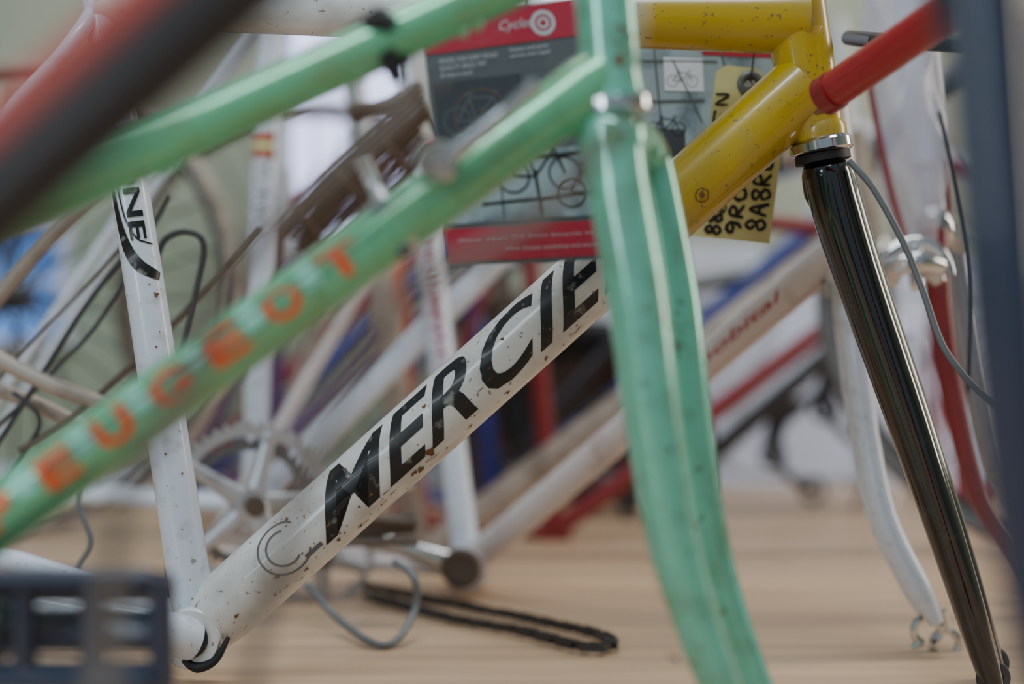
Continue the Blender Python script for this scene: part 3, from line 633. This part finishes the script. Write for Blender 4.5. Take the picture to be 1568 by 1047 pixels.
# right-hand bike
g=group('red_bicycle_fork',P(1430,400,1.3))
tube('steerer',[P(1395,-60,1.30),P(1432,345,1.30)],.012,M['white'],g,20)
tube('head_tube',[P(1398,-60,1.30),P(1424,250,1.30)],.020,M['white'],g,28)
tube('fork_crown',[P(1425,330,1.28),P(1436,350,1.28),P(1470,372,1.33)],[.014,.018,.013],M['chrome'],g,20,4)
tube('fork_blade',[P(1432,350,1.27),P(1440,480,1.27),P(1462,620,1.27),P(1500,760,1.27),P(1560,850,1.27),Vector((P(1600,0,1.27).x,1.27,.008))],[.012,.0115,.0105,.009,.008,.006],M['darkred'],g,20,6)
tube('fork_blade_far',[P(1460,365,1.35),P(1478,480,1.35),P(1500,600,1.35),P(1530,720,1.35),P(1575,800,1.35),Vector((P(1600,0,1.35).x,1.35,.008))],[.013,.0125,.0115,.010,.008,.006],M['alu'],g,20,6)
tube('red_stripe_tube',[P(1438,150,1.32),P(1452,340,1.32)],.007,M['darkred'],g,14)
tube('cable',[P(1330,120,1.25),P(1350,230,1.25),P(1372,320,1.24),P(1400,395,1.22)],.003,M['darkred'],g,10,6)
tube('cable_dark',[P(1440,170,1.24),P(1470,300,1.24),P(1490,430,1.24),P(1485,600,1.24)],.002,M['rubber'],g,10,6)
multi('brake_caliper',[ring_geo(P(1402,425,1.2),.030,.0055,seg=30,rs=10,a0=0.1,a1=3.0),sweep_geo([P(1360,412,1.19),P(1400,402,1.18),P(1442,408,1.19)],[.007,.010,.007],14,4),
   sweep_geo([P(1402,380,1.2),P(1404,440,1.18)],[.006,.006],12),sweep_geo([P(1352,418,1.2),P(1376,424,1.2)],[.010,.010],14),sweep_geo([P(1428,414,1.2),P(1440,432,1.2)],[.009,.006],12),sweep_geo([P(1402,412,1.2),P(1425,400,1.28)],[.004,.004],8)],M['chrome'],g)
V=[];F=[];N=28;R_=16
for i in range(R_):
    v=-120+i*34
    for k in range(N):
        a=2*math.pi*k/N; rr=.030*(1+.16*math.sin(3*a+i*.9)+.10*math.sin(7*a-i*1.7))*(1 if i<12 else 1-.12*(i-11))
        c=P(1366+i*3.0,v,1.27); V.append(c+Vector((math.cos(a)*rr,math.sin(a)*rr,0)))
for i in range(R_-1):
    for k in range(N): F.append((i*N+k,i*N+(k+1)%N,(i+1)*N+(k+1)%N,(i+1)*N+k))
addmesh('plastic_sleeve',V,F,M['plastic'],g)
tube('cable_pink',[P(1448,520,1.4),P(1452,600,1.4)],.006,M['pink'],g,10)

def wheel(name,C,R,rim,tyre,yaw=.1,sp=28,tr=.011,sr=.0011):
    g=group(name,C); ax=Vector((math.sin(yaw),math.cos(yaw),0)); x=Vector((math.cos(yaw),-math.sin(yaw),0))
    multi('tyre',[ring_geo(C,R-tr,tr,ax,64,12)],tyre,g); multi('rim',[ring_geo(C,R-2*tr-.003,.006,ax,64,10)],rim,g)
    multi('hub',[sweep_geo([C-ax*.04,C-ax*.03,C+ax*.03,C+ax*.04],[.008,.016,.016,.008],20)],rim,g)
    parts=[]
    for i in range(sp):
        a=2*math.pi*i/sp; s=1 if i%2 else -1; b=a+(.9 if (i//2)%2 else -.9)
        parts.append(sweep_geo([C+ax*.028*s+(x*math.cos(b)+Vector((0,0,1))*math.sin(b))*.014,C+(x*math.cos(a)+Vector((0,0,1))*math.sin(a))*(R-2*tr-.004)],[sr,sr],6))
    multi('spokes',parts,rim,g)
def onfloor(u,d,R): p=P(u,0,d); return Vector((p.x,d,R))
wheel('bicycle_wheel',onfloor(20,1.80,.30),.30,M['steel'],M['dirtywhite'],.12,tr=.009,sr=.0018)
wheel('bicycle_wheel.001',onfloor(905,2.16,.14),.14,M['steel'],M['rubber'],.1,tr=.022)
wheel('bicycle_wheel.002',onfloor(480,2.21,.31),.31,M['rustysteel'],M['rustysteel'],.0,tr=.010,sr=.0022,sp=32)
wheel('bicycle_wheel.003',onfloor(1660,1.62,.30),.30,M['steel'],M['grey'],.15)
# luggage rack, thin rusty brown bars
g=group('luggage_rack',P(550,250,1.30))
parts=[]
for i in range(9):
    o=i*11+random.uniform(-3,3); dd=1.30+i*.010; e=random.uniform(-10,10)
    parts.append(sweep_geo([P(425+o*.8+e,352+o*.62,dd),P(500+o*.7,268+o*.78,dd),P(575+o*.5,200+o*.9,dd-.01),P(648+o*.1+e,138+o*1.05,dd-.02)],[.0034,.0038,.0034,.0034],8,6))
for t in(.1,.4,.7,.97):
    u=430+215*t; v=335-185*t; parts.append(sweep_geo([P(u,v,1.292),P(u+58,v+74,1.385)],[.004,.004],8))
parts.append(sweep_geo([P(545,172,1.28),P(575,165,1.27),P(612,158,1.27),P(642,128,1.27)],[.010,.006,.009,.004],10,4))
parts.append(sweep_geo([P(428,350,1.30),P(425,420,1.36),P(405,520,1.40)],[.004]*3,10,4))
multi('rack_bars',parts,M['rustysteel'],g)
g=group('cable_bundle',P(250,400,1.12))
tube('cable_hook',[P(235,420,1.12),P(250,370,1.12),P(285,355,1.12),P(312,375,1.12),P(300,450,1.12),P(270,600,1.12),P(262,800,1.12),Vector((P(250,0,1.12).x,1.12,.004))],.0026,M['steel'],g,10,6)
tube('cable',[P(-30,720,1.14),P(60,580,1.14),P(130,470,1.14),P(200,380,1.14)],.0022,M['steel'],g,10,6)
tube('cable_thin',[P(-10,660,1.14),P(90,560,1.14),P(160,480,1.14),P(260,300,1.14)],.0017,M['steel'],g,10,6)
tube('cable_thin_low',[P(-20,600,1.14),P(70,500,1.14),P(140,430,1.14),P(230,320,1.14)],.0014,M['rustysteel'],g,10,6)
tube('cable_curl',[P(30,690,1.14),P(110,640,1.14),P(200,560,1.14),P(330,430,1.15),P(400,350,1.15)],.0028,M['rustysteel'],g,10,6)
tube('cable_curl_low',[P(-30,800,1.14),P(40,690,1.14),P(60,640,1.14),P(20,600,1.14)],.0020,M['steel'],g,10,6)
tube('cable_hanging',[P(125,700,1.14),P(120,770,1.14),P(140,830,1.14),P(118,880,1.14),Vector((P(118,0,1.14).x,1.14,.004))],.0024,M['grey'],g,10,6)
tube('tube_white',[P(-60,520,1.14),P(80,590,1.14),P(185,625,1.14)],.007,M['dirtywhite'],g,14,4)
tube('tube_white_lower',[P(-60,580,1.16),P(60,620,1.16),P(170,680,1.16)],.0065,M['dirtywhite'],g,14,4)
tube('tube_brown',[P(-40,500,1.16),P(60,380,1.16),P(150,290,1.16)],.0065,M['dirtywhite'],g,14,4)

def chain(name,uv,pitch=.0127,z=.006):
    pts=[FL(u,v,z) for u,v in uv]; pts,_=catmull(pts,[1]*len(pts),40)
    res=[pts[0]];
    for p in pts:
        if (p-res[-1]).length>=pitch: res.append(p)
    g=group(name,res[0]); parts=[]
    for i in range(len(res)-1):
        a,b=res[i],res[i+1]; d=(b-a).normalized(); up=Vector((0,0,1)); side=d.cross(up).normalized(); w=.0046 if i%2 else .0028
        for s in(-w,w):
            V=[]
            for q in(-.0006,.0006):
                for k in range(16):
                    t=2*math.pi*k/16; c=b if math.cos(t)>0 else a
                    hh=.0046*(.55+.45*abs(math.cos(t)))
                    V.append(c+d*math.cos(t)*.0042+up*math.sin(t)*hh+side*(s+q))
            F=[tuple(range(16)),tuple(range(31,15,-1))]+[(k,(k+1)%16,16+(k+1)%16,16+k) for k in range(16)]
            parts.append((V,F))
        parts.append(sweep_geo([a-side*.005,a+side*.005],[.0024,.0024],8))
    multi('links',parts,M['steel'],g,False)
chain('bicycle_chain',[(545,896),(580,900),(620,908),(660,918),(700,924),(735,932),(790,942),(850,955),(905,967),(936,980),(930,990),(895,990),(850,979),(800,966),(750,957),(700,948),(650,936),(600,922),(560,912)])
g=group('brake_cable_coil',FL(590,985))
tube('grey_casing',[P(468,893,1.2),P(515,945,1.19),FL(570,984,.005),FL(608,980,.006),P(636,930,1.17),P(634,885,1.17),P(604,860,1.19)],.0032,M['grey'],g,12,8)

g=group('paper_sign',P(1050,440,2.20))
s=Sheet([P(880,372,2.20),P(1166,374,2.20),P(1166,480,2.20),P(880,515,2.20)]); s.body('sheet',M['paper'],g); s.text('print','cycleand.se  B',.5,.72,.96,.88,M['ink'],g,offset=.01)
tube('sign_post',[P(1020,380,2.21),Vector((P(1020,0,2.21).x,2.21,.0))],.006,M['steel'],g,10)

# ---------------------------------------------------------------- light
w=bpy.data.worlds.new('World'); S.world=w; w.use_nodes=True
bg=w.node_tree.nodes['Background']; bg.inputs[0].default_value=(0.72,0.88,1.0,1); bg.inputs[1].default_value=0.36
def area(name,loc,tgt,sx,sy,e,col):
    l=bpy.data.lights.new(name,'AREA'); l.shape='RECTANGLE'; l.size=sx; l.size_y=sy; l.energy=e; l.color=col
    o=bpy.data.objects.new(name,l); COL.objects.link(o); o.location=loc
    o.rotation_euler=(Vector(tgt)-Vector(loc)).to_track_quat('-Z','Y').to_euler()
area('ceiling_light',(0.2,1.5,2.3),(0.2,1.4,0),1.8,.25,25,(1,.98,.94))
area('ceiling_light.001',(-.1,-.2,2.1),(0.1,0.9,.3),1.2,.25,20,(.80,.93,1))
area('window_daylight_right',(2.4,1.6,1.0),(0.4,1.5,.1),.6,1.2,24,(1,.90,.78))
area('fork_highlight_softbox',(-1.3,-.9,.9),(0.1,.9,.2),.30,1.4,16,(.80,.92,1))  # unseen softbox added behind the camera for the highlight on the green fork

cam=bpy.data.cameras.new('Camera'); co=bpy.data.objects.new('Camera',cam); COL.objects.link(co)
cam.lens=50; cam.sensor_width=36; co.location=(0,0,CAMZ); co.rotation_euler=(math.pi/2,0,0)
cam.clip_start=.02; cam.dof.use_dof=True; cam.dof.focus_distance=.985; cam.dof.aperture_fstop=1.75
S.camera=co
